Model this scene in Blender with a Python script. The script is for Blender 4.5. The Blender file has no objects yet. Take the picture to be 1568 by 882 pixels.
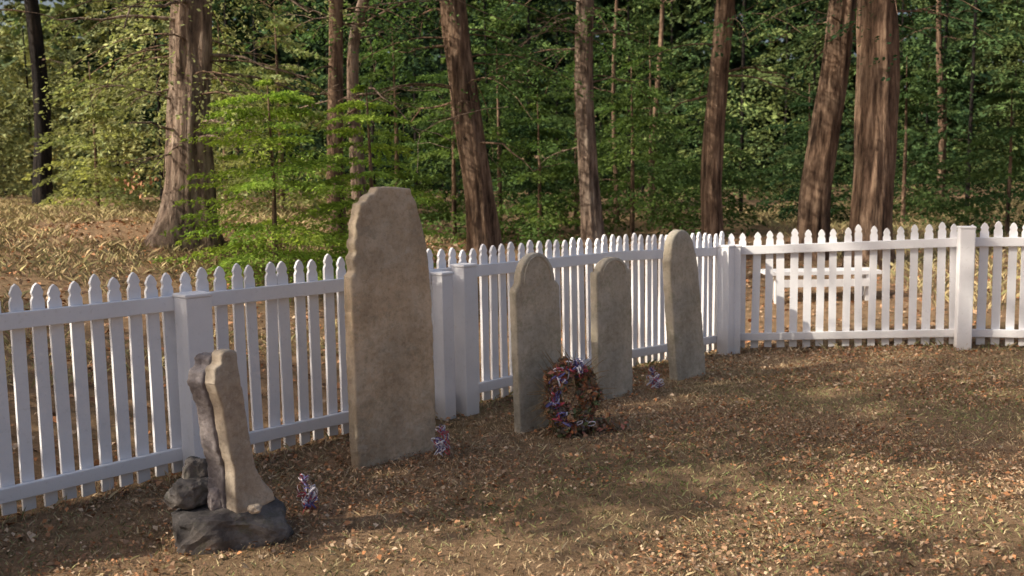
import bpy, bmesh, math, random
import numpy as np
from mathutils import Vector, Matrix, noise
rng=np.random.default_rng(7); random.seed(7)
scene=bpy.context.scene
scene.view_settings.view_transform='Standard'; scene.view_settings.look='None'; scene.view_settings.exposure=0
col=scene.collection

# ---------------------------------------------------------------- light
SUN=Vector((-0.93,-0.30,0)).normalized(); EL=math.radians(34)
SD=Vector((SUN.x*math.cos(EL),SUN.y*math.cos(EL),math.sin(EL)))
w=bpy.data.worlds.new("World"); scene.world=w; w.use_nodes=True
nt=w.node_tree; bg=nt.nodes['Background']
sky=nt.nodes.new('ShaderNodeTexSky'); sky.sky_type='NISHITA'; sky.sun_disc=False
sky.sun_elevation=EL; sky.sun_rotation=math.atan2(SD.x,SD.y)%(2*math.pi)
sky.air_density=1.0; sky.dust_density=7.0; sky.ozone_density=1.0
nt.links.new(sky.outputs[0],bg.inputs[0]); bg.inputs[1].default_value=0.15
sl=bpy.data.lights.new("sun","SUN"); sl.energy=5.0; sl.angle=math.radians(0.5); sl.color=(1,0.90,0.74)
so=bpy.data.objects.new("sun",sl); col.objects.link(so); so.rotation_mode='QUATERNION'; so.rotation_quaternion=SD.to_track_quat('Z','Y')

# ---------------------------------------------------------------- camera
cam=bpy.data.cameras.new("camera"); cam.lens=34.4; cam.sensor_width=36; cam.clip_end=2000; cam.clip_start=0.05
cam.dof.use_dof=True; cam.dof.focus_distance=5.4; cam.dof.aperture_fstop=3.0
co=bpy.data.objects.new("camera",cam); col.objects.link(co); scene.camera=co
co.matrix_world=Matrix.Translation((0,0,1.57))@Matrix.Rotation(math.radians(90-6.3),4,'X')@Matrix.Rotation(math.radians(-1.0),4,'Z')

# ---------------------------------------------------------------- helpers
def empty(name,loc=(0,0,0)):
    o=bpy.data.objects.new(name,None); o.location=loc; o.empty_display_size=0.2; col.objects.link(o); return o
def addmesh(name,V,F,mat,parent=None,colr=None,smooth=False):
    V=np.asarray(V,dtype=np.float32).reshape(-1,3); F=np.asarray(F,dtype=np.int32)
    k=F.shape[1]; me=bpy.data.meshes.new(name)
    me.vertices.add(len(V)); me.vertices.foreach_set("co",V.ravel())
    me.loops.add(F.size); me.loops.foreach_set("vertex_index",F.ravel())
    me.polygons.add(len(F)); me.polygons.foreach_set("loop_start",np.arange(0,F.size,k,dtype=np.int32))
    me.update(calc_edges=True)
    if smooth: me.polygons.foreach_set("use_smooth",np.ones(len(F),dtype=bool))
    if colr is not None:
        a=me.color_attributes.new("tint","FLOAT_COLOR","POINT")
        c=np.ones((len(V),4),dtype=np.float32); c[:,:3]=colr; a.data.foreach_set("color",c.ravel())
    me.materials.append(mat)
    o=bpy.data.objects.new(name,me); col.objects.link(o)
    if parent is not None: o.parent=parent; o.matrix_parent_inverse=Matrix.Translation(-Vector(parent.location))
    return o
def pn(x,y,s=1.0,o=0.0):
    x=x*s+o; y=y*s-o*1.3
    return (np.sin(1.3*x+2.1*np.sin(.7*y+.3))+np.sin(1.7*y+1.8*np.sin(.9*x+1.1))+.6*np.sin(3.1*x-2.3*y+2)+.5*np.sin(4.3*y+2.9*x))/3.1
def sstep(a,b,x):
    t=np.clip((x-a)/(b-a),0,1); return t*t*(3-2*t)

class NM:
    def __init__(s,name):
        s.m=bpy.data.materials.new(name); s.m.use_nodes=True; s.t=s.m.node_tree; s.n=s.t.nodes; s.b=s.n['Principled BSDF']; s.out=s.n['Material Output']
        s.b.inputs['Specular IOR Level'].default_value=0.25
    def new(s,t,**k):
        n=s.n.new(t)
        for a,b in k.items():
            if a in n.inputs: n.inputs[a].default_value=b
            else: setattr(n,a,b)
        return n
    def l(s,a,b): s.t.links.new(a,b)
    def coords(s,scale=(1,1,1),kind='Object'):
        tc=s.new('ShaderNodeTexCoord'); mp=s.new('ShaderNodeMapping'); mp.inputs['Scale'].default_value=scale
        s.l(tc.outputs[kind],mp.inputs[0]); return mp.outputs[0]
    def noise(s,vec,scale,detail=6,rough=.6):
        n=s.new('ShaderNodeTexNoise'); n.inputs['Scale'].default_value=scale; n.inputs['Detail'].default_value=detail; n.inputs['Roughness'].default_value=rough
        s.l(vec,n.inputs['Vector']); return n.outputs['Fac']
    def ramp(s,f,stops):
        r=s.new('ShaderNodeValToRGB'); e=r.color_ramp.elements
        while len(e)<len(stops): e.new(0.5)
        for q,(p,c) in zip(e,stops): q.position=p; q.color=(*c,1)
        s.l(f,r.inputs[0]); return r.outputs[0]
    def mix(s,f,a,b,mode='MIX'):
        m=s.new('ShaderNodeMix',data_type='RGBA',blend_type=mode)
        for v,i in ((f,0),(a,6),(b,7)):
            if hasattr(v,'is_linked'): s.l(v,m.inputs[i])
            else: m.inputs[i].default_value=v if i==0 else (*v,1)
        return m.outputs[2]
    def bump(s,h,st,dist):
        b=s.new('ShaderNodeBump'); b.inputs['Strength'].default_value=st; b.inputs['Distance'].default_value=dist
        s.l(h,b.inputs['Height']); s.l(b.outputs[0],s.b.inputs['Normal']); return b

def m_leaf(name,trans=0.45):
    m=NM(name); at=m.new('ShaderNodeAttribute',attribute_name='tint')
    d=m.new('ShaderNodeBsdfDiffuse'); m.l(at.outputs[0],d.inputs[0])
    if trans==0: m.l(d.outputs[0],m.out.inputs[0]); return m.m
    t=m.new('ShaderNodeBsdfTranslucent'); mx=m.new('ShaderNodeMixShader'); mx.inputs[0].default_value=trans
    c2=m.mix(1.0,at.outputs[0],(1.2,1.3,0.75),'MULTIPLY')
    m.l(c2,t.inputs[0]); m.l(d.outputs[0],mx.inputs[1]); m.l(t.outputs[0],mx.inputs[2]); m.l(mx.outputs[0],m.out.inputs[0])
    return m.m
LEAF=m_leaf("foliage",.4); LEAFD=m_leaf("foliage_far",0); GRASSM=m_leaf("grass_blades",0); LITTER=m_leaf("dry_leaves",0)

def m_bark(name,a,b,c):
    m=NM(name); v=m.coords((9,9,1.3)); f=m.noise(v,1.6,8,.7)
    v2=m.coords((1,1,1)); f2=m.noise(v2,2.2,4,.6)
    c1=m.ramp(f,[(.36,a),(.5,b),(.66,c)])
    c2=m.mix(.5,c1,m.ramp(f2,[(.35,(.35,.3,.27)),(.65,(1.15,1.0,.9))]),'MULTIPLY')
    m.l(c2,m.b.inputs['Base Color']); m.b.inputs['Roughness'].default_value=.95; m.bump(f,1.0,.09); return m.m
BARK=m_bark("fir_bark",(.05,.033,.025),(.23,.155,.11),(.50,.37,.27))
BARKG=m_bark("grey_bark",(.07,.052,.042),(.29,.22,.175),(.56,.47,.39))
BURNT=m_bark("burnt_bark",(.008,.007,.008),(.02,.018,.018),(.05,.04,.035))

def m_white():
    m=NM("white_paint"); v=m.coords((1,1,1)); f=m.noise(v,3,6,.6); f2=m.noise(v,40,4,.7)
    c=m.ramp(f,[(.3,(.80,.80,.83)),(.6,(.89,.89,.92))])
    c=m.mix(.3,c,m.ramp(f2,[(.28,(.62,.60,.55)),(.42,(1,1,1))]),'MULTIPLY')
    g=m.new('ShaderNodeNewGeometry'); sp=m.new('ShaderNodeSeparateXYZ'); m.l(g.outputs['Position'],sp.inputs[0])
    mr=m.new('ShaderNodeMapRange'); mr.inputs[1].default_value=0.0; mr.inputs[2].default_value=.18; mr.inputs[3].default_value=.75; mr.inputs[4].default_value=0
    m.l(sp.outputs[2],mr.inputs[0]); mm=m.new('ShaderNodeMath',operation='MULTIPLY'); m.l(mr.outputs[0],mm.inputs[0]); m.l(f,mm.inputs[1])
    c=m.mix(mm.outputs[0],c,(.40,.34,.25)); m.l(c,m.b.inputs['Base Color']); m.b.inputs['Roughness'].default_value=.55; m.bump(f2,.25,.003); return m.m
WHITE=m_white()

def m_stone(name,a,b,c,lich=(.2,.2,.13),lw=.65,streak=.35):
    m=NM(name); v=m.coords(); f=m.noise(v,3.0,10,.75); f2=m.noise(v,42,6,.75); vs=m.coords((6,6,1.8)); f3=m.noise(vs,1.2,6,.65)
    c1=m.ramp(f,[(.38,a),(.5,b),(.60,c)])
    c1=m.mix(streak,c1,m.ramp(f3,[(.38,(.60,.58,.54)),(.56,(1.06,1.05,1.04))]),'MULTIPLY')
    c1=m.mix(.6,c1,m.ramp(f2,[(.3,(.55,.53,.49)),(.5,(1,1,1))]),'MULTIPLY')
    f4=m.noise(v,4.5,10,.88)
    msk=m.ramp(f4,[(.53,(0,0,0)),(.60,(lw,lw,lw))]); c1=m.mix(msk,c1,lich)
    v6=m.new('ShaderNodeMapping'); v6.inputs['Location'].default_value=(3,7,1); m.l(v,v6.inputs[0]); f6=m.noise(v6.outputs[0],6,9,.85)
    msk2=m.ramp(f6,[(.56,(0,0,0)),(.64,(.5,.5,.5))]); c1=m.mix(msk2,c1,(c[0]*1.08,c[1]*1.1,c[2]*1.15))
    f5=m.noise(v,1.1,3,.5); c1=m.mix(1.0,c1,m.ramp(f5,[(.42,(.82,.84,.86)),(.58,(1.12,1.06,.99))]),'MULTIPLY')
    m.l(c1,m.b.inputs['Base Color']); m.b.inputs['Roughness'].default_value=.92
    m.bump(f2,.9,.008); return m.m
STONE=m_stone("sandstone",(.46,.355,.25),(.61,.485,.35),(.71,.59,.45),(.37,.325,.245))
STONEG=m_stone("weathered_stone",(.40,.355,.28),(.53,.475,.385),(.62,.565,.47),(.32,.305,.22))
STONED=m_stone("dark_rock",(.06,.055,.055),(.11,.10,.10),(.20,.185,.18),(.09,.10,.06),.5)
STONEF=m_stone("weathered_purple_face",(.16,.14,.15),(.27,.24,.25),(.38,.34,.34),(.15,.14,.13),.4)
STONEB=m_stone("broken_stone",(.38,.31,.25),(.53,.445,.36),(.63,.55,.46),(.28,.235,.195))

def m_ground():
    m=NM("ground_turf"); v=m.coords(); f=m.noise(v,.9,8,.65); f2=m.noise(v,9,8,.75); f3=m.noise(v,45,6,.8)
    c=m.ramp(f,[(.36,(.20,.165,.085)),(.5,(.31,.21,.13)),(.64,(.40,.26,.165))])
    c=m.mix(.6,c,m.ramp(f2,[(.35,(.17,.12,.07)),(.5,(.34,.235,.145)),(.66,(.52,.35,.23))]))
    c=m.mix(.6,c,m.ramp(f3,[(.3,(.35,.33,.3)),(.55,(1.15,1.1,1.05))]),'MULTIPLY')
    m.l(c,m.b.inputs['Base Color']); m.b.inputs['Roughness'].default_value=1; m.b.inputs['Specular IOR Level'].default_value=.05; m.bump(f3,.9,.03); return m.m
GROUND=m_ground()

# ---------------------------------------------------------------- terrain
P=[np.array(p) for p in ((-5.6,1.2),(-3.1,3.75),(-1.80,5.22),(-0.367,6.62),(0.85,7.92),(2.0,9.2),(4.05,8.76),(6.2,8.2),(8.4,7.6))]
def height(x,y):
    x=np.asarray(x,float); y=np.asarray(y,float)
    dL=-.72*(x+1.8)+.69*(y-5.22); dR=.23*(x-2)+.973*(y-9.2)
    d=np.maximum(dL,dR); dd=np.clip(d-.12,0,None)
    wl=1-sstep(-4.2,.3,x)
    hl=1.32*(1-np.exp(-dd/3.5)); hr=1.25*(1-np.exp(-dd/12.0))
    h=wl*hl+(1-wl)*hr
    h=h-.085*np.exp(-((x-2)**2+(y-9.2)**2)/1.5)
    h=h+.02*pn(x,y,.8)*sstep(.5,3,dd)+.07*pn(x,y,.5,2)*sstep(2,6,dd)+.006*pn(x,y,2.3,1)
    far=np.sqrt(x*x+y*y); h=h+sstep(45,160,far)*(3+13*sstep(-30,10,x))*(.6+.4*pn(x,y,.02))
    return h
def H(x,y): return float(height(x,y))
u=np.linspace(-1,1,301); ax=4.0*np.sinh(u*5.3)/1.0
gx=ax; gy=ax+6
X,Y=np.meshgrid(gx,gy,indexing='ij'); Z=height(X,Y)
n=len(u); idx=np.arange(n*n).reshape(n,n)
F=np.stack([idx[:-1,:-1],idx[1:,:-1],idx[1:,1:],idx[:-1,1:]],-1).reshape(-1,4)
addmesh("ground",np.stack([X,Y,Z],-1),F,GROUND,smooth=True)
def infence(x,y):
    dL=-.72*(x+1.8)+.69*(y-5.22); dR=.23*(x-2)+.973*(y-9.2); return np.maximum(dL,dR)

# ---------------------------------------------------------------- fence
def box_np(c,dx,dy,dz,ax,ay,az):
    c=np.array(c,float); V=[]
    for k in(-.5,.5):
        for a,b in((-.5,-.5),(.5,-.5),(.5,.5),(-.5,.5)):
            V.append(c+ax*a*dx+ay*b*dy+az*k*dz)
    F=[(3,2,1,0),(4,5,6,7),(0,1,5,4),(1,2,6,5),(2,3,7,6),(3,0,4,7)]
    return V,F
def build_fence(name,pts,spacing,wd,posts):
    root=empty(name,(pts[0][0],pts[0][1],0)); up=np.array((0,0,1.))
    bm=bmesh.new(); bmr=bmesh.new(); bmp=bmesh.new()
    def addbox(b,*a):
        V,F=box_np(*a); vs=[b.verts.new(v) for v in V]
        for f in F: b.faces.new([vs[i] for i in f])
    for i in range(len(pts)-1):
        a,b=pts[i],pts[i+1]; L=np.linalg.norm(b-a); d2=(b-a)/L; ax=np.array((d2[0],d2[1],0)); nrm=np.array((d2[1],-d2[0],0))
        za,zb=H(*a),H(*b)
        for zc,hh,th in((.955,.08,.036),(.135,.07,.036)):
            A=np.array((a[0],a[1],za+zc))-ax*.01; B=np.array((b[0],b[1],zb+zc))
            dirv=(B-A); LL=np.linalg.norm(dirv); dirv/=LL; azv=np.cross(dirv,nrm); azv*=np.sign(azv[2])
            addbox(bmr,(A+B)/2+nrm*(th/2+.0125),LL,th,hh,dirv,nrm,azv)
        k=max(1,int(round(L/spacing)))
        for j in range(k):
            t=(j+.5)/k; p=a+(b-a)*t; zg=za+(zb-za)*t
            w2=wd/2*random.uniform(.90,1.06); top=1.125+random.gauss(0,.009); off=random.uniform(-.005,.005); tl=random.gauss(0,.009)
            prof=[(-w2,.025+random.uniform(-.01,.01)),(w2,.03),(w2,top-.085),(w2*.72,top-.065),(w2*.92,top-.045),(w2*.5,top-.014),(0,top),(-w2*.5,top-.014),(-w2*.92,top-.045),(-w2*.72,top-.065),(-w2,top-.085)]
            base=np.array((p[0],p[1],zg)); fv=[];bv=[]
            for s,z in prof:
                q=base+ax*(s+tl*z+off)+up*z; fv.append(bm.verts.new(q+nrm*.0105)); bv.append(bm.verts.new(q-nrm*.0105))
            m=len(prof); bm.faces.new(fv); bm.faces.new(bv[::-1])
            for q in range(m): r=(q+1)%m; bm.faces.new((fv[r],fv[q],bv[q],bv[r]))
    for (px,py),sz,hh,di in posts:
        a,b=pts[di],pts[di+1]; d2=(b-a)/np.linalg.norm(b-a); ax=np.array((d2[0],d2[1],0)); nrm=np.array((d2[1],-d2[0],0))
        c=np.array((px,py,0))+nrm*(sz/2+.052); z0=H(px,py)-.15
        addbox(bmp,c+up*(z0+(hh+.15)/2),sz,sz,hh+.15,ax,nrm,up)
        addbox(bmp,c+up*(z0+hh+.15+.010),sz+.012,sz+.012,.02,ax,nrm,up)
    for b,nm,bev in((bm,"pickets",0),(bmr,"rails",.004),(bmp,"posts",.006)):
        bmesh.ops.recalc_face_normals(b,faces=b.faces)
        me=bpy.data.meshes.new(nm); b.to_mesh(me); b.free(); me.materials.append(WHITE)
        o=bpy.data.objects.new(nm,me); col.objects.link(o); o.parent=root; o.matrix_parent_inverse=Matrix.Translation(-root.location)
        if bev: md=o.modifiers.new("bevel","BEVEL"); md.width=bev; md.segments=2
build_fence("picket_fence",P[:6],.100,.064,[((-3.1,3.75),.14,.98,1),((-1.78,5.24),.145,.99,2),((-.40,6.59),.12,1.0,3),((-.53,6.46),.10,.96,3),((1.9,9.09),.12,1.0,4)])
build_fence("picket_fence",P[5:],.118,.068,[((2.10,9.16),.10,1.0,0),((4.05,8.76),.125,1.08,0),((6.2,8.2),.125,1.08,1)])

# ---------------------------------------------------------------- gravestones
def slab(name,prof,thick,mat,parent=None,vox=.012,disp=.008,tscale=.12,bev=.008,seed=0):
    bm=bmesh.new(); f=[bm.verts.new((s,-thick/2,z)) for s,z in prof]; b=[bm.verts.new((s,thick/2,z)) for s,z in prof]
    bm.faces.new(f); bm.faces.new(b[::-1]); m=len(prof)
    for i in range(m): j=(i+1)%m; bm.faces.new((f[j],f[i],b[i],b[j]))
    bmesh.ops.recalc_face_normals(bm,faces=bm.faces)
    me=bpy.data.meshes.new(name); bm.to_mesh(me); bm.free(); me.materials.append(mat)
    o=bpy.data.objects.new(name,me); col.objects.link(o)
    if bev: md=o.modifiers.new("bevel","BEVEL"); md.width=bev; md.segments=2; md.limit_method='ANGLE'; md.angle_limit=math.radians(40)
    md=o.modifiers.new("remesh","REMESH"); md.mode='VOXEL'; md.voxel_size=vox; md.use_smooth_shade=True
    for sc,st in((tscale,disp),(tscale*.25,disp*.6)):
        tx=bpy.data.textures.new(name+"_rough","CLOUDS"); tx.noise_scale=sc; tx.noise_depth=3
        md=o.modifiers.new("wear","DISPLACE"); md.texture=tx; md.strength=st; md.texture_coords='LOCAL'; md.mid_level=.5
    if parent: o.parent=parent
    return o
def arc(cx,cz,rx,rz,a0,a1,k):
    return [(cx+rx*math.cos(math.radians(a0+(a1-a0)*i/k)),cz+rz*math.sin(math.radians(a0+(a1-a0)*i/k))) for i in range(k+1)]
def place(o,fl,width,rotz,thick,lean=0,back=0):
    d=Vector((math.cos(rotz),math.sin(rotz),0)); nin=Vector((-d.y,d.x,0))
    c=Vector((fl[0],fl[1],0))+d*width/2+nin*thick/2
    o.location=(c.x,c.y,H(c.x,c.y)-.01); o.rotation_euler=(math.radians(back),math.radians(lean),rotz)
R42=math.radians(42)
s2=slab("tall_gravestone",[(-.268,-.15),(.268,-.15),(.272,.4),(.266,.9),(.250,1.10),(.232,1.24),(.205,1.36),(.188,1.40),(.178,1.46),(.150,1.505),(.142,1.54),(0,1.55),(-.085,1.548),(-.10,1.52),(-.150,1.50),(-.165,1.47),(-.20,1.465),(-.215,1.40),(-.235,1.36),(-.232,1.28),(-.252,1.25),(-.235,1.20),(-.262,1.17),(-.245,1.10),(-.272,1.07),(-.275,.7),(-.272,.3)],.085,STONE,disp=.011,bev=.005,vox=.009,tscale=.16)
place(s2,(-.86,5.24),.54,R42,.085)
prof3=[(-.19,-.15),(.19,-.15),(.19,.90),(.176,.925),(.163,.93)]+arc(0,.945,.150,.18,0,180,16)+[(-.163,.93),(-.176,.925),(-.19,.90)]
s3=slab("rounded_gravestone",prof3,.065,STONEG,disp=.007,vox=.009)
place(s3,(.04,5.95),.38,R42,.065,-.6,-1)
prof4=[(-.185,-.15),(.185,-.15),(.185,.91),(.172,.93),(.155,.925)]+arc(0,.915,.145,.105,8,172,14)+[(-.155,.925),(-.172,.93),(-.185,.91)]
s4=slab("shouldered_gravestone",prof4,.07,STONEG,disp=.007,vox=.01)
place(s4,(.60,6.79),.37,R42,.07,.3,-1)
prof5=[(-.185,-.15),(.185,-.15),(.178,.8),(.165,.98)]+arc(0,.99,.150,.20,0,180,14)+[(-.165,.98),(-.178,.8)]
s5=slab("leaning_gravestone",prof5,.085,STONEG,disp=.009)
place(s5,(1.28,7.50),.37,R42,.085,-4.8,-1.5)
def tube(pts,rad,sides=8,rough=0,freq=5,zf=1.0,seed=0,flare=None):
    pts=np.asarray(pts,float); n=len(pts); T=np.gradient(pts,axis=0); T/=np.linalg.norm(T,axis=1)[:,None]+1e-9
    ref=np.array((1,0,0.)) if abs(T[0][0])<.8 else np.array((0,1.,0)); V=[]
    for i in range(n):
        a=np.cross(T[i],ref); a/=np.linalg.norm(a)+1e-9; b=np.cross(T[i],a)
        for k in range(sides):
            th=2*math.pi*k/sides; r=rad[i]
            if rough:
                q=noise.noise(Vector((math.cos(th)*freq+seed,math.sin(th)*freq,pts[i][2]*zf)))
                q2=noise.noise(Vector((math.cos(th)*1.3+seed,math.sin(th)*1.3,pts[i][2]*.5)))
                r*=1+rough*q+rough*1.2*q2
            V.append(pts[i]+(a*math.cos(th)+b*math.sin(th))*r)
    F=[]
    for i in range(n-1):
        for k in range(sides):
            k2=(k+1)%sides; F.append((i*sides+k,i*sides+k2,(i+1)*sides+k2,(i+1)*sides+k))
    return np.array(V),np.array(F)
def child_tube(name,parent,pts,r,mat,sides=8):
    V,F=tube(np.array(pts,float),np.full(len(pts),r),sides); o=addmesh(name,V,F,mat,None,smooth=True); o.parent=parent; return o
child_tube("moulding",s3,[(x*.78,-.0345,z) for x,z in arc(0,.94,.150,.165,0,180,16)],.006,STONEG)
child_tube("moulding",s4,[(x*.8,-.037,z) for x,z in arc(0,.90,.150,.10,0,180,12)],.005,STONEG)

def rock(name,loc,size,mat,seed,parent=None,rot=0,fr_=1.3,amp=.28):
    bm=bmesh.new(); bmesh.ops.create_icosphere(bm,subdivisions=4,radius=1)
    for v in bm.verts:
        p=v.co.copy()
        q=noise.noise(p*fr_+Vector((seed,0,0)))*amp+noise.noise(p*4+Vector((seed,3,0)))*.08+noise.noise(p*9+Vector((seed,3,0)))*.05
        p=p*(1+q)
        for a in range(3): p[a]=math.copysign(min(abs(p[a]),.82+.16*noise.noise(p*2)),p[a])
        v.co=Vector((p.x*size[0],p.y*size[1],p.z*size[2]))
    me=bpy.data.meshes.new(name); bm.to_mesh(me); bm.free(); me.materials.append(mat)
    o=bpy.data.objects.new(name,me); col.objects.link(o); o.location=loc; o.rotation_euler=(0,0,rot)
    if parent: o.parent=parent; o.matrix_parent_inverse=Matrix.Translation(-parent.location)
    return o
bx,by=-1.27,4.22
br=empty("broken_gravestone",(bx,by,0))
rock("base_rock",(bx+.0,by+.03,.05),(.29,.21,.125),STONED,3,br,rot=.35,amp=.3)
RB=math.radians(54); cb,sb=math.cos(RB),math.sin(RB)
pf=[(-.085,-.02),(.13,-.02),(.122,.03),(.078,.10),(.052,.17),(.046,.32),(.052,.5),(.044,.60),(.05,.705),(.03,.72),(-.015,.725),(-.03,.71),(-.035,.675),(-.07,.665),(-.088,.60),(-.066,.48),(-.070,.3),(-.058,.2),(-.075,.10)]
bs=slab("broken_slab",pf,.075,STONEB,br,vox=.008,disp=.006,tscale=.1,bev=.003)
bs.location=(.075,.0,.15); bs.rotation_euler=(0,math.radians(-7.5),RB)
pb=[(s-.012,z-(.02 if z>.6 else 0)) for s,z in pf]
bk=slab("weathered_back_layer",pb,.11,STONEF,br,vox=.008,disp=.012,tscale=.07,bev=.003)
bk.location=(.075-sb*.088,cb*.088,.15); bk.rotation_euler=(0,math.radians(-7.5),RB)
rock("fragment",(bx-.19,by+.03,.21),(.10,.09,.07),STONED,8,br,rot=.9,amp=.35)
rock("fragment",(bx-.18,by+.10,.29),(.065,.06,.065),STONED,9,br,rot=.2,amp=.4)
rock("foot_block",(bx-.04,by-.01,.19),(.06,.045,.07),STONEF,5,br,rot=.6,amp=.25)
rock("pebble",(bx+.13,by-.08,.165),(.035,.03,.02),STONEB,12,br)

# ---------------------------------------------------------------- ribbons
def m_flat(name,c,rough=.5):
    m=NM(name); v=m.coords(); f=m.noise(v,60,3,.6); k=m.mix(.4,c,m.ramp(f,[(.3,(.6,.6,.6)),(.6,(1,1,1))]),'MULTIPLY'); m.l(k,m.b.inputs['Base Color']); m.b.inputs['Roughness'].default_value=rough; return m.m
RED=m_flat("red_ribbon",(.5,.09,.12)); WHT=m_flat("white_ribbon",(.8,.76,.82)); BLU=m_flat("blue_ribbon",(.16,.15,.36)); STICK=m_flat("wood_stick",(.3,.2,.1),.9)
def ribbon(cen,dirv,R,wd):
    d=Vector(dirv).normalized(); s=d.cross(Vector((random.random()-.5,random.random()-.5,random.random()-.5))).normalized(); nrm=d.cross(s)
    V=[];K=14
    for i in range(K+1):
        t=i/K; a=t*2*math.pi; p=Vector(cen)+d*(R*.5*(1-math.cos(a)))+s*(R*.28*math.sin(a))
        V.append(p+nrm*wd/2); V.append(p-nrm*wd/2)
    return np.array([tuple(v) for v in V]),np.array([(2*i,2*i+1,2*i+3,2*i+2) for i in range(K)])
def ribbons(name,parent,cen,count,R,wd,mats,up=.3,spread=(0,0,0)):
    for mi,mt in enumerate(mats):
        VV=[];FF=[];o=0
        for i in range(count):
            d=(random.gauss(0,1),random.gauss(0,1),random.gauss(up,1)); c=Vector(cen)+Vector([random.uniform(-1,1)*s for s in spread])
            V,F=ribbon(c,d,R*random.uniform(.6,1.15),wd*random.uniform(.7,1.2)); VV.append(V); FF.append(F+o); o+=len(V)
        addmesh(name+"_"+mt.name.split('_')[0],np.concatenate(VV),np.concatenate(FF),mt,parent)
for (x,y) in((-1.0,4.56),(-.41,5.44),(1.04,7.12)):
    g=H(x,y); r=empty("patriotic_ribbon_pick",(x,y,g))
    V,F=tube(np.array([(x,y,g-.05),(x+.005,y,g+.06),(x+.0,y,g+.13)]),np.full(3,.004),6); addmesh("stick",V,F,STICK,r)
    ribbons("ribbon",r,(x,y,g+.065),10,.065,.007,(RED,WHT,WHT,BLU),.5,(.02,.02,.035))
    ribbons("ribbon_top",r,(x-.01,y,g+.15),5,.04,.006,(RED,WHT,BLU),1.2,(.006,.006,.01))

def leaves_at(Pp,size,colr,nbias=None,aspect=.55,fold=.25):
    N=len(Pp); d=rng.normal(size=(N,3)); d/=np.linalg.norm(d,axis=1)[:,None]
    nr=rng.normal(size=(N,3)) if nbias is None else nbias+rng.normal(size=(N,3))*.45
    w_=np.cross(d,nr); w_/=np.linalg.norm(w_,axis=1)[:,None]+1e-9; n_=np.cross(w_,d)
    if nbias is not None:
        d=np.cross(nr,w_); d/=np.linalg.norm(d,axis=1)[:,None]; n_=nr/np.linalg.norm(nr,axis=1)[:,None]
    s=np.asarray(size)[:,None] if np.ndim(size) else size
    V=np.stack([Pp-d*s*.5,Pp+w_*s*aspect*.5+n_*s*fold*.5,Pp+d*s*.5,Pp-w_*s*aspect*.5+n_*s*fold*.5],1)
    F=np.arange(N*4).reshape(N,4); C=np.repeat(colr,4,axis=0)
    return V.reshape(-1,3),F,C
wr=empty("memorial_wreath",(.36,5.98,.25)); wc=np.array((.355,5.96,.235))
wx=np.array((.92,.39,0)); wn=np.array((.36,-.85,.0)); wz=np.array((-.13,.27,.95))
N=5200; th=rng.random(N)*2*np.pi; ph=rng.random(N)*2*np.pi; fat=1+.3*np.sin(th*3+.6)+.25*np.sin(th*7+1)+.45*np.clip(-np.sin(th),0,1); rr=.060*rng.random(N)**.6*fat; R0=.125
tilt=-.3; ct,st_=math.cos(tilt),math.sin(tilt)
wa=wx*ct+wz*st_; wb=-wx*st_+wz*ct
pp=wc+np.outer(np.cos(th)*(R0+rr*np.cos(ph)),wa)+np.outer(np.sin(th)*(R0*1.35+rr*np.cos(ph)),wb)+np.outer(rr*np.sin(ph),wn)
ft=np.array((.46,5.98,.0))+rng.normal(size=(600,3))*np.array((.10,.05,.0)); ft[:,2]=np.abs(rng.normal(size=600))*.04+.01
pp=np.concatenate([pp,ft]); pp[:,2]=np.maximum(pp[:,2],.015); N=len(pp)
pal=np.array([(.28,.19,.13),(.46,.26,.14),(.54,.23,.12),(.16,.19,.09),(.35,.25,.17),(.15,.12,.10),(.38,.17,.13),(.24,.22,.15)])
V,F,C=leaves_at(pp,rng.uniform(.02,.055,N),pal[rng.integers(0,8,N)]); addmesh("wreath_leaves",V,F,LITTER,wr,C)
a=np.linspace(0,2*np.pi,40); V,F=tube(wc+np.outer(np.cos(a)*R0,wa)+np.outer(np.sin(a)*R0*1.35,wb),np.full(40,.028),8,.3,9); addmesh("wreath_core",V,F,STICK,wr)
TVw=[];TFw=[];o_=0
for i in range(190):
    t_=random.random()*6.283; q=wc+wa*math.cos(t_)*R0+wb*math.sin(t_)*R0*1.35; dd_=wa*math.cos(t_+random.gauss(0,.9))+wb*math.sin(t_+random.gauss(0,.9))+wn*random.gauss(.2,.4)
    if q[2]<.1: dd_[2]=abs(dd_[2])
    Vt,Ft=tube(np.array([q,q+dd_*.06,q+dd_*random.uniform(.08,.15)+np.array((0,0,-.01))]),np.array([.003,.002,.001]),4); TVw.append(Vt);TFw.append(Ft+o_);o_+=len(Vt)
addmesh("twigs",np.concatenate(TVw),np.concatenate(TFw),STICK,wr)
for aa,cnt in ((86,6),(97,9),(108,6),(125,3),(150,4),(175,3),(200,4),(225,4),(250,4),(275,2),(310,2)):
    q=wc+wa*math.cos(math.radians(aa))*R0*1.15+wb*math.sin(math.radians(aa))*R0*1.5+wn*.06
    ribbons("ribbon",wr,tuple(q),cnt,.06,.009,(RED,WHT,BLU),0,(.025,.02,.025))
for sx in(-.06,.06):
    V,F=tube(np.array([wc+wx*sx-wn*.02-wz*.26,wc+wx*sx-wn*.03+wz*.1]),np.full(2,.006),6); addmesh("stand_leg",V,F,STICK,wr)

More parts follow.
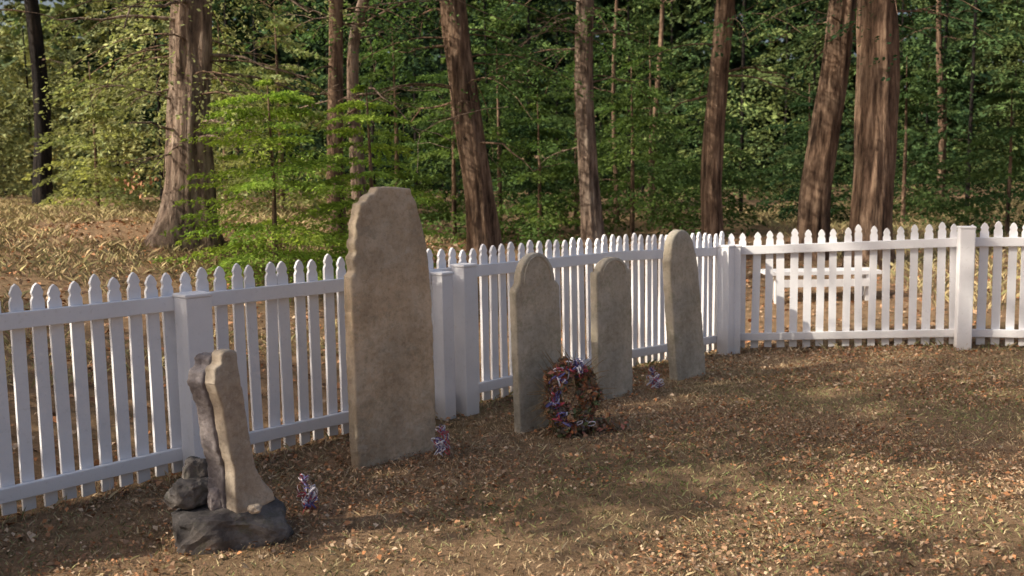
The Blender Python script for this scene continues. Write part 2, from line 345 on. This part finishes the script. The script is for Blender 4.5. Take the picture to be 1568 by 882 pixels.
# ---------------------------------------------------------------- bench behind fence
bn=empty("white_bench",(3.45,10.9,H(3.45,10.9)))
bm=bmesh.new(); g=H(3.45,10.9)
def bb(c,sx,sy,sz):
    V,F=box_np(c,sx,sy,sz,np.array((1,0,0.)),np.array((0,1.,0)),np.array((0,0,1.))); vs=[bm.verts.new(v) for v in V]
    for f in F: bm.faces.new([vs[i] for i in f])
for k in range(3): bb((3.45,10.78+k*.14,g+.31),1.25,.12,.04)
bb((3.45,10.72,g+.2),1.0,.03,.08)
for sx in(-.5,.5):
    for sy in(-.13,.13): bb((3.45+sx,10.92+sy,g+.10),.07,.07,.36)
    bb((3.45+sx,10.92,g+.26),.06,.36,.05)
bmesh.ops.recalc_face_normals(bm,faces=bm.faces)
me=bpy.data.meshes.new("bench_frame"); bm.to_mesh(me); bm.free(); me.materials.append(WHITE); o=bpy.data.objects.new("bench_frame",me); col.objects.link(o); o.parent=bn; o.matrix_parent_inverse=Matrix.Translation(-bn.location)

# ---------------------------------------------------------------- foliage
def fronds(O,az,L,droop,m,ls,tint,lift=0.0,hang=.12,wd=.26,nrand=.8):
    O=np.asarray(O,float); N=len(O); az=np.broadcast_to(az,(N,)); L=np.broadcast_to(L,(N,)); droop=np.broadcast_to(droop,(N,))
    f=np.stack([np.cos(az),np.sin(az),np.zeros(N)],-1)[:,None]; s=np.stack([-np.sin(az),np.cos(az),np.zeros(N)],-1)[:,None]; up=np.array((0,0,1.))
    ntw=8; k=rng.integers(0,ntw,(N,m)); side=rng.choice([-1,1],(N,m))
    t0=(k+.5)/ntw*.86+.08+rng.normal(0,.012,(N,m)); tl=.36*(1-t0)+.06; r=rng.random((N,m))**.75*tl*rng.uniform(.85,1.15,(N,m))
    a=t0+r*.62; lat=side*r*.78; Lc=L[:,None]
    z=Lc*(lift*a-droop[:,None]*a*a-hang*r*2)+rng.normal(0,.012,(N,m))*Lc
    Pp=O[:,None]+f*(Lc*a)[...,None]+s*(Lc*lat)[...,None]+up*z[...,None]
    d=f*.62+s*(side*.78)[...,None]+up*(-.35)+rng.normal(0,.35,(N,m,3)); d/=np.linalg.norm(d,axis=-1,keepdims=True)
    nr=up+rng.normal(0,nrand,(N,m,3)); w_=np.cross(d,nr); w_/=np.linalg.norm(w_,axis=-1,keepdims=True)+1e-9
    l=(ls*rng.uniform(.6,1.4,(N,m)))[...,None]
    V=np.stack([Pp,Pp+d*l*.5+w_*l*wd,Pp+d*l,Pp+d*l*.5-w_*l*wd],2).reshape(-1,3)
    C=np.repeat(np.repeat(tint,m,axis=0)*rng.uniform(.7,1.3,(N*m,1)),4,axis=0)
    return V,np.arange(len(V)).reshape(-1,4),C
def merge(parts):
    VV=[];FF=[];CC=[];o=0
    for V,F,C in parts: VV.append(V);FF.append(F+o);CC.append(C);o+=len(V)
    return np.concatenate(VV),np.concatenate(FF),np.concatenate(CC)
def fir_foliage(x,y,z0,h,rad,nb,m,ls,base,zmin=.15,vary=.35,power=.8,droop=(.15,.5),**kw):
    t=zmin+(1-zmin)*rng.random(nb)**1.15; t=np.round(t*14)/14+rng.normal(0,.008,nb); t=np.clip(t,0,1)
    z=z0+t*h; L=rad*((1-t)**power+.06)*rng.uniform(.65,1.2,nb)
    az=rng.random(nb)*2*np.pi; O=np.stack([np.full(nb,x),np.full(nb,y),z],-1)
    v=rng.uniform(1-vary,1+vary,(nb,1)); warm=rng.random((nb,1))
    tint=np.array(base)[None]*v*(1+warm*np.array((.30,.1,-.1)))
    return fronds(O,az,L,rng.uniform(*droop,nb),m,ls,tint,lift=.1,**kw)
def limb(start,az,L,r,up=.1,droop=.25,wig=.08,k=7):
    pts=[]
    for i in range(k):
        t=i/(k-1); q=np.array(start)+np.array((math.cos(az),math.sin(az),0))*L*t+np.array((0,0,up*L*t-droop*L*t*t))
        q=q+np.array([random.gauss(0,wig*L*.4) for _ in range(3)])*t; pts.append(q)
    return np.array(pts),np.linspace(r,r*.25,k)
def tree(name,x,y,r,h,lean,bark,curve=None,dead=8,deadlen=1.2,flare=.35,nb_z=(1.2,4.5),seed=0,rough=.10):
    g=H(x,y); root=empty(name,(x,y,g)); n=90; zz=np.linspace(-.3,h,n)
    if curve is None: cx=x+lean*zz/3.6+.06*np.sin(zz*.9+seed)*np.clip(zz,0,1); cy=y+.05*np.sin(zz*.7+seed*2)
    else: cx=x+np.interp(zz,[c[0] for c in curve],[c[1] for c in curve]); cx=np.convolve(np.pad(cx,4,mode='edge'),np.ones(9)/9,'valid'); cy=np.full(n,y)+.06*np.sin(zz)
    rad=r*(1-.75*np.clip(zz,0,h)/h)+r*flare*np.exp(-np.clip(zz,0,None)/.25)
    pts=np.stack([cx,cy,g+zz],-1); V,F=tube(pts,rad,40 if r>.12 else 16,rough,5.5,1.1,seed)
    addmesh("trunk",V,F,bark,root,smooth=True)
    LV=[];LF=[];o=0
    def addt(p,rr,s=6):
        nonlocal o
        V,F=tube(p,rr,s); LV.append(V);LF.append(F+o);o+=len(V)
    for i in range(dead):
        z=random.uniform(*nb_z); i0=int((z+.3)/(h+.3)*n); az=random.random()*6.28; L=deadlen*random.uniform(.4,1.2)
        p,rr=limb(pts[min(i0,n-1)],az,L,.012+.012*random.random()*r/.2,random.uniform(-.1,.5),random.uniform(.1,.5)); addt(p,rr)
        for j in range(random.randint(2,5)):
            q=p[random.randint(2,6)]; p2,r2=limb(q,az+random.uniform(-1.3,1.3),L*random.uniform(.25,.5),.005,random.uniform(-.2,.6),.3,k=5); addt(p2,r2,4)
            if random.random()<.6: p3,r3=limb(p2[2],az+random.uniform(-2,2),L*.25,.0035,random.uniform(-.5,.6),.3,k=4); addt(p3,r3,3)
    if LV: addmesh("branches",np.concatenate(LV),np.concatenate(LF),bark if bark is not BURNT else BARKG,root,smooth=True)
    return root,pts
def tree_foliage(root,pts,zr,nb,m,ls,blen,tint,droop=(.35,.8),hang=.3,wd=.24):
    z=rng.uniform(zr[0],zr[1],nb); zz=pts[:,2]-float(root.location.z); O=np.stack([np.interp(z,zz,pts[:,0]),np.interp(z,zz,pts[:,1]),z+root.location.z],-1)
    az=rng.random(nb)*2*np.pi
    L=blen*rng.uniform(.5,1.2,nb); v=rng.uniform(.6,1.4,(nb,1)); T=np.array(tint)[None]*v
    V,F,C=fronds(O,az,L,rng.uniform(*droop,nb),m,ls,T,lift=.25,hang=hang,wd=wd); addmesh("foliage",V,F,LEAF,root,C)
    LV=[];LF=[];o=0
    for i in range(nb):
        p,rr=limb(O[i],az[i],L[i]*.8,.012,.25,.5,.01); Vt,Ft=tube(p,rr,4); LV.append(Vt);LF.append(Ft+o);o+=len(Vt)
    addmesh("limbs",np.concatenate(LV),np.concatenate(LF),BARK,root)
G1=(.070,.125,.052);G2=(.040,.080,.040);G3=(.23,.27,.13);GD=(.024,.046,.028);GM=(.105,.175,.062)  # pale G3 puts the sun haze of the left side into leaf colour
r,p=tree("burnt_tree",-7.6,16,.14,9,.0,BURNT,dead=5,flare=.2,nb_z=(2,6)); tree_foliage(r,p,(3.0,8),38,130,.07,1.8,G3)
r,p=tree("old_cedar_tree",-3.45,10.5,.235,9,.29,BARKG,dead=26,flare=.7,nb_z=(.8,4),deadlen=1.3,seed=3,rough=.26); tree_foliage(r,p,(1.5,5.5),70,190,.05,1.8,(.29,.31,.15),hang=.7)
q=np.array((-3.88,10.2,1.62))+rng.normal(size=(40,3))*np.array((.12,.10,.06)); V,F,C=leaves_at(q,rng.uniform(.04,.07,40),np.array((.42,.22,.13))[None]*rng.uniform(.6,1.2,(40,1))); addmesh("dead_leaf_cluster",V,F,LITTER,r,C)
r,p=tree("fir_tree",-2.1,12,.11,9,.0,BARK,dead=12,nb_z=(1.5,4.5),seed=5); tree_foliage(r,p,(2.6,7),30,120,.06,1.4,G1)
r,p=tree("crooked_tree",-1.95,12.4,.10,7,0,BARKG,curve=[(-.3,.1),(.8,.03),(1.6,0),(2.3,.0),(2.8,.06),(3.3,.28),(3.9,.45),(5,.7),(7,1)],dead=20,nb_z=(1.8,4.8),deadlen=1.9,seed=6,rough=.14)
r,p=tree("fir_tree",-.36,13,.20,12,-.30,BARK,dead=11,nb_z=(1.5,4.5),seed=8,rough=.18); tree_foliage(r,p,(2.2,8),70,170,.06,2.3,GM)
r,p=tree("fir_tree",1.17,14,.15,12,-.06,BARKG,dead=10,nb_z=(1.5,4.5),seed=9,rough=.16); tree_foliage(r,p,(2.5,8),52,160,.06,2.0,GM)
r,p=tree("fir_tree",2.9,14,.155,12,.10,BARK,dead=6,nb_z=(2,4.5),seed=10,rough=.14); tree_foliage(r,p,(2.7,8),44,150,.06,1.9,G1)
r,p=tree("fir_tree",4.28,14,.215,13,.33,BARK,dead=5,nb_z=(2,4.8),seed=11,rough=.17); tree_foliage(r,p,(3.0,8),36,140,.06,1.9,G2)
r,p=tree("fir_tree",4.75,13,.27,14,.04,BARK,dead=5,nb_z=(2.4,4.8),seed=12,rough=.18); tree_foliage(r,p,(3.0,8),40,140,.06,2.1,G2)
for (px,Yt,rr_) in((945,19,.05),(1003,20,.065),(1440,20,.08)):
    tree("thin_fir_tree",(px-784)/1500*Yt,Yt,rr_,8,random.uniform(-.1,.1),BARK,dead=7,nb_z=(.8,5),deadlen=.8,seed=px)

def sapling(name,x,y,h,rad,nb,m,ls,tint,zmin=.06,power=.55,**kw):
    g=H(x,y); root=empty(name,(x,y,g)); V,F=tube(np.array([(x,y,g-.1),(x+.02,y,g+h*.5),(x,y,g+h)]),np.array([.04*h/2.5,.025*h/2.5,.006]),8); addmesh("trunk",V,F,BARK,root)
    V,F,C=fir_foliage(x,y,g,h,rad,nb,m,ls,tint,zmin,.35,power,**kw); addmesh("foliage",V,F,LEAF,root,C)
BR=(.22,.33,.075)
sapling("fir_sapling",-2.35,9.7,1.95,1.15,100,230,.042,BR,power=.4,wd=.2,droop=(.1,.35))
sapling("fir_sapling",-1.5,10.5,2.1,1.0,75,210,.045,BR,power=.4,wd=.2,droop=(.1,.35))
for (x,y,h,rd,t) in((-.9,15.5,2.8,1.5,GM),(.45,15.6,2.4,1.4,GM),(2.0,16.2,2.8,1.5,GM),(7.6,15,2.3,1.4,G1),(-6.3,15,2.2,1.2,G3),(3.4,17,2.6,1.5,G1),(-.2,17.5,3.4,1.7,G2),(-3.6,15.5,3.2,1.6,G3),(1.2,18,3.2,1.6,G1),(9.6,16.5,3,1.5,G2),(-5.2,18,3.2,1.5,G3),(5.6,18.5,2.6,1.5,G2),(8.8,20,3,1.6,G2),(-1.9,16.5,3.3,1.6,GM),(2.7,19,3.6,1.7,GM),(7,17.5,3,1.5,G1)):
    sapling("fir_sapling",x,y,h,rd,60,150,.065,t,wd=.24,zmin=.0)

parts=[];TV=[];TF=[];to=0
for i in range(48):
    Yt=rng.uniform(19,34); X_=(-.60+1.28*((i*.618)%1))*Yt; h=rng.uniform(6,11); left=X_/Yt<-.33
    if left: h*=.62
    b=np.array(G3)*1.15 if left else np.array((G1,G2,GM,(.14,.205,.085),GD))[rng.integers(0,5)]  # left trees tinted paler in place of real haze
    if X_/Yt>.3: b=b*.75
    g=H(X_,Yt); parts.append(fir_foliage(X_,Yt,g,h,rng.uniform(1.9,2.9),82,90,.11,b,.0,.55,.7,wd=.2,nrand=1.0,droop=(.25,.7)))
    V,F=tube(np.array([(X_,Yt,g-.2),(X_+.05,Yt,g+h*.5),(X_,Yt,g+h)]),np.array([.045,.03,.01]),8); TV.append(V);TF.append(F+to);to+=len(V)
V,F,C=merge(parts); wd_=empty("woodland",(0,25,0)); addmesh("foliage",V,F,LEAFD,wd_,C); addmesh("trunks",np.concatenate(TV),np.concatenate(TF),BURNT,wd_)
parts=[]
for i in range(100):
    Yt=rng.uniform(36,58); X_=(-.75+1.6*((i*.618)%1))*Yt; h=rng.uniform(13,20)
    b=np.array((GD,G2)[i%2])  # leaf tints darkened to stand in for the unlit depth of the forest
    if X_/Yt<-.38: h*=rng.uniform(.5,.62); b=np.array((.17,.23,.12))  # haze on the left painted as a lighter green
    g=H(X_,Yt); parts.append(fir_foliage(X_,Yt,g,h,rng.uniform(3,4.4),70,50,.46,b,.0,.5,.6,wd=.3,nrand=1.5))
V,F,C=merge(parts); addmesh("distant_forest",V,F,LEAFD,None,C)

# out-of-frame trees added on the sunward side, spaced to dapple the lawn
for i,(x,y,h,rd,nb) in enumerate(((-9.5,2.9,13,2.0,110),(-12.5,3.0,14,1.9,100),(-7.2,.0,10,1.7,140),(-6.8,-2.8,10,2.2,100),(-10.5,-4.6,12,2.4,80),(-20,4.4,14,2.0,50),(-17,-7,15,3.0,80),(-7.3,2.75,10,1.45,85))):
    g=H(x,y); root=empty("shade_fir_tree",(x,y,g)); V,F=tube(np.array([(x,y,g-.2),(x+.1,y,g+h*.5),(x,y,g+h)]),np.array([.24,.16,.03]),12,.1); addmesh("trunk",V,F,BARK,root,smooth=True)
    V,F,C=fir_foliage(x,y,g,h,rd,nb,80,.15,G1,.1,.3,.5,wd=.24); addmesh("foliage",V,F,LEAFD,root,C)

# ---------------------------------------------------------------- grass and litter
def blades(N,xr,yr,hr,wd,cond,colf,lean=.5):
    x=rng.uniform(*xr,N); y=rng.uniform(*yr,N); k=cond(x,y); x=x[k];y=y[k];n=len(x); z=height(x,y)-.003
    h=rng.uniform(*hr,n); a=rng.random(n)*2*np.pi; ln=rng.normal(0,lean,(n,2))*h[:,None]; w2=wd*rng.uniform(.6,1.3,n)
    b=np.stack([x,y,z],-1); s=np.stack([np.cos(a)*w2,np.sin(a)*w2,np.zeros(n)],-1)*.5; tip=b+np.stack([ln[:,0],ln[:,1],h],-1)
    mid=b+np.stack([ln[:,0]*.35,ln[:,1]*.35,h*.6],-1)
    V=np.stack([b-s,b+s,mid+s*.8,tip],1).reshape(-1,3)
    return V,np.arange(n*4).reshape(-1,4),np.repeat(colf(x,y,n),4,axis=0)
def lawncol(x,y,n):
    m=np.clip(.38+.75*pn(x,y,1.2,3)+.3*rng.normal(size=n),0,1)[:,None]
    c=(1-m)*np.array((.64,.48,.31))+m*np.array((.26,.29,.12)); return c*rng.uniform(.6,1.2,(n,1))
def strawcol(x,y,n): return np.array((.60,.46,.27))*rng.uniform(.5,1.15,(n,1))*(1-.25*rng.random((n,1))*np.array((1,.3,1)))
V,F,C=merge([blades(120000,(-3.4,5.5),(2.3,9.6),(.010,.030),.0048,lambda x,y:(infence(x,y)<.25)&(np.abs(x)<.62*y+.6),lawncol,.8),
             blades(14000,(-3.4,6),(3,9.6),(.03,.09),.006,lambda x,y:(np.abs(infence(x,y)+.02)<.16),lawncol,.5)])
addmesh("lawn_grass",V,F,GRASSM,None,C)
V,F,C=merge([blades(60000,(-11,-1),(4,17),(.03,.10),.006,lambda x,y:(infence(x,y)>1.3)&(pn(x,y,1.1,5)>-.2)&(np.abs(x)<.62*y+.6),strawcol,.7),
             blades(22000,(4.5,14),(10,22),(.05,.15),.010,lambda x,y:(infence(x,y)>1.2),strawcol,.6)])
addmesh("dry_grass",V,F,GRASSM,None,C)
lp=np.array([(.50,.27,.15),(.56,.36,.22),(.38,.21,.13),(.66,.49,.34),(.28,.18,.12),(.58,.27,.13)])
def litter(N,xr,yr,sr,cond):
    x=rng.uniform(*xr,N);y=rng.uniform(*yr,N);k=cond(x,y);x=x[k];y=y[k];n=len(x)
    s=rng.uniform(*sr,n)*rng.choice([.8,1.0,1.5],n,p=[.5,.4,.1]); Pp=np.stack([x,y,height(x,y)+.008+rng.random(n)*.015],-1)
    nb_=np.tile(np.array((0,0,1.)),(n,1)); return leaves_at(Pp,s,lp[rng.integers(0,6,n)]*rng.uniform(.6,1.15,(n,1)),nb_,.7,.35)
V,F,C=merge([litter(150000,(-3.4,6),(2.3,9.6),(.009,.028),lambda x,y:(infence(x,y)<.2)&(np.abs(x)<.62*y+.6)&(rng.random(len(x))<.5+.9*pn(x,y,1.7,9))),
             litter(14000,(-3.4,6),(2.3,9.6),(.02,.045),lambda x,y:(infence(x,y)<.4)&(infence(x,y)>-.5)),
             litter(32000,(-8,9),(2,16),(.03,.06),lambda x,y:(infence(x,y)>.05)&(infence(x,y)<7))])
addmesh("fallen_leaves",V,F,LITTER,None,C)
print("done",len(bpy.data.objects))
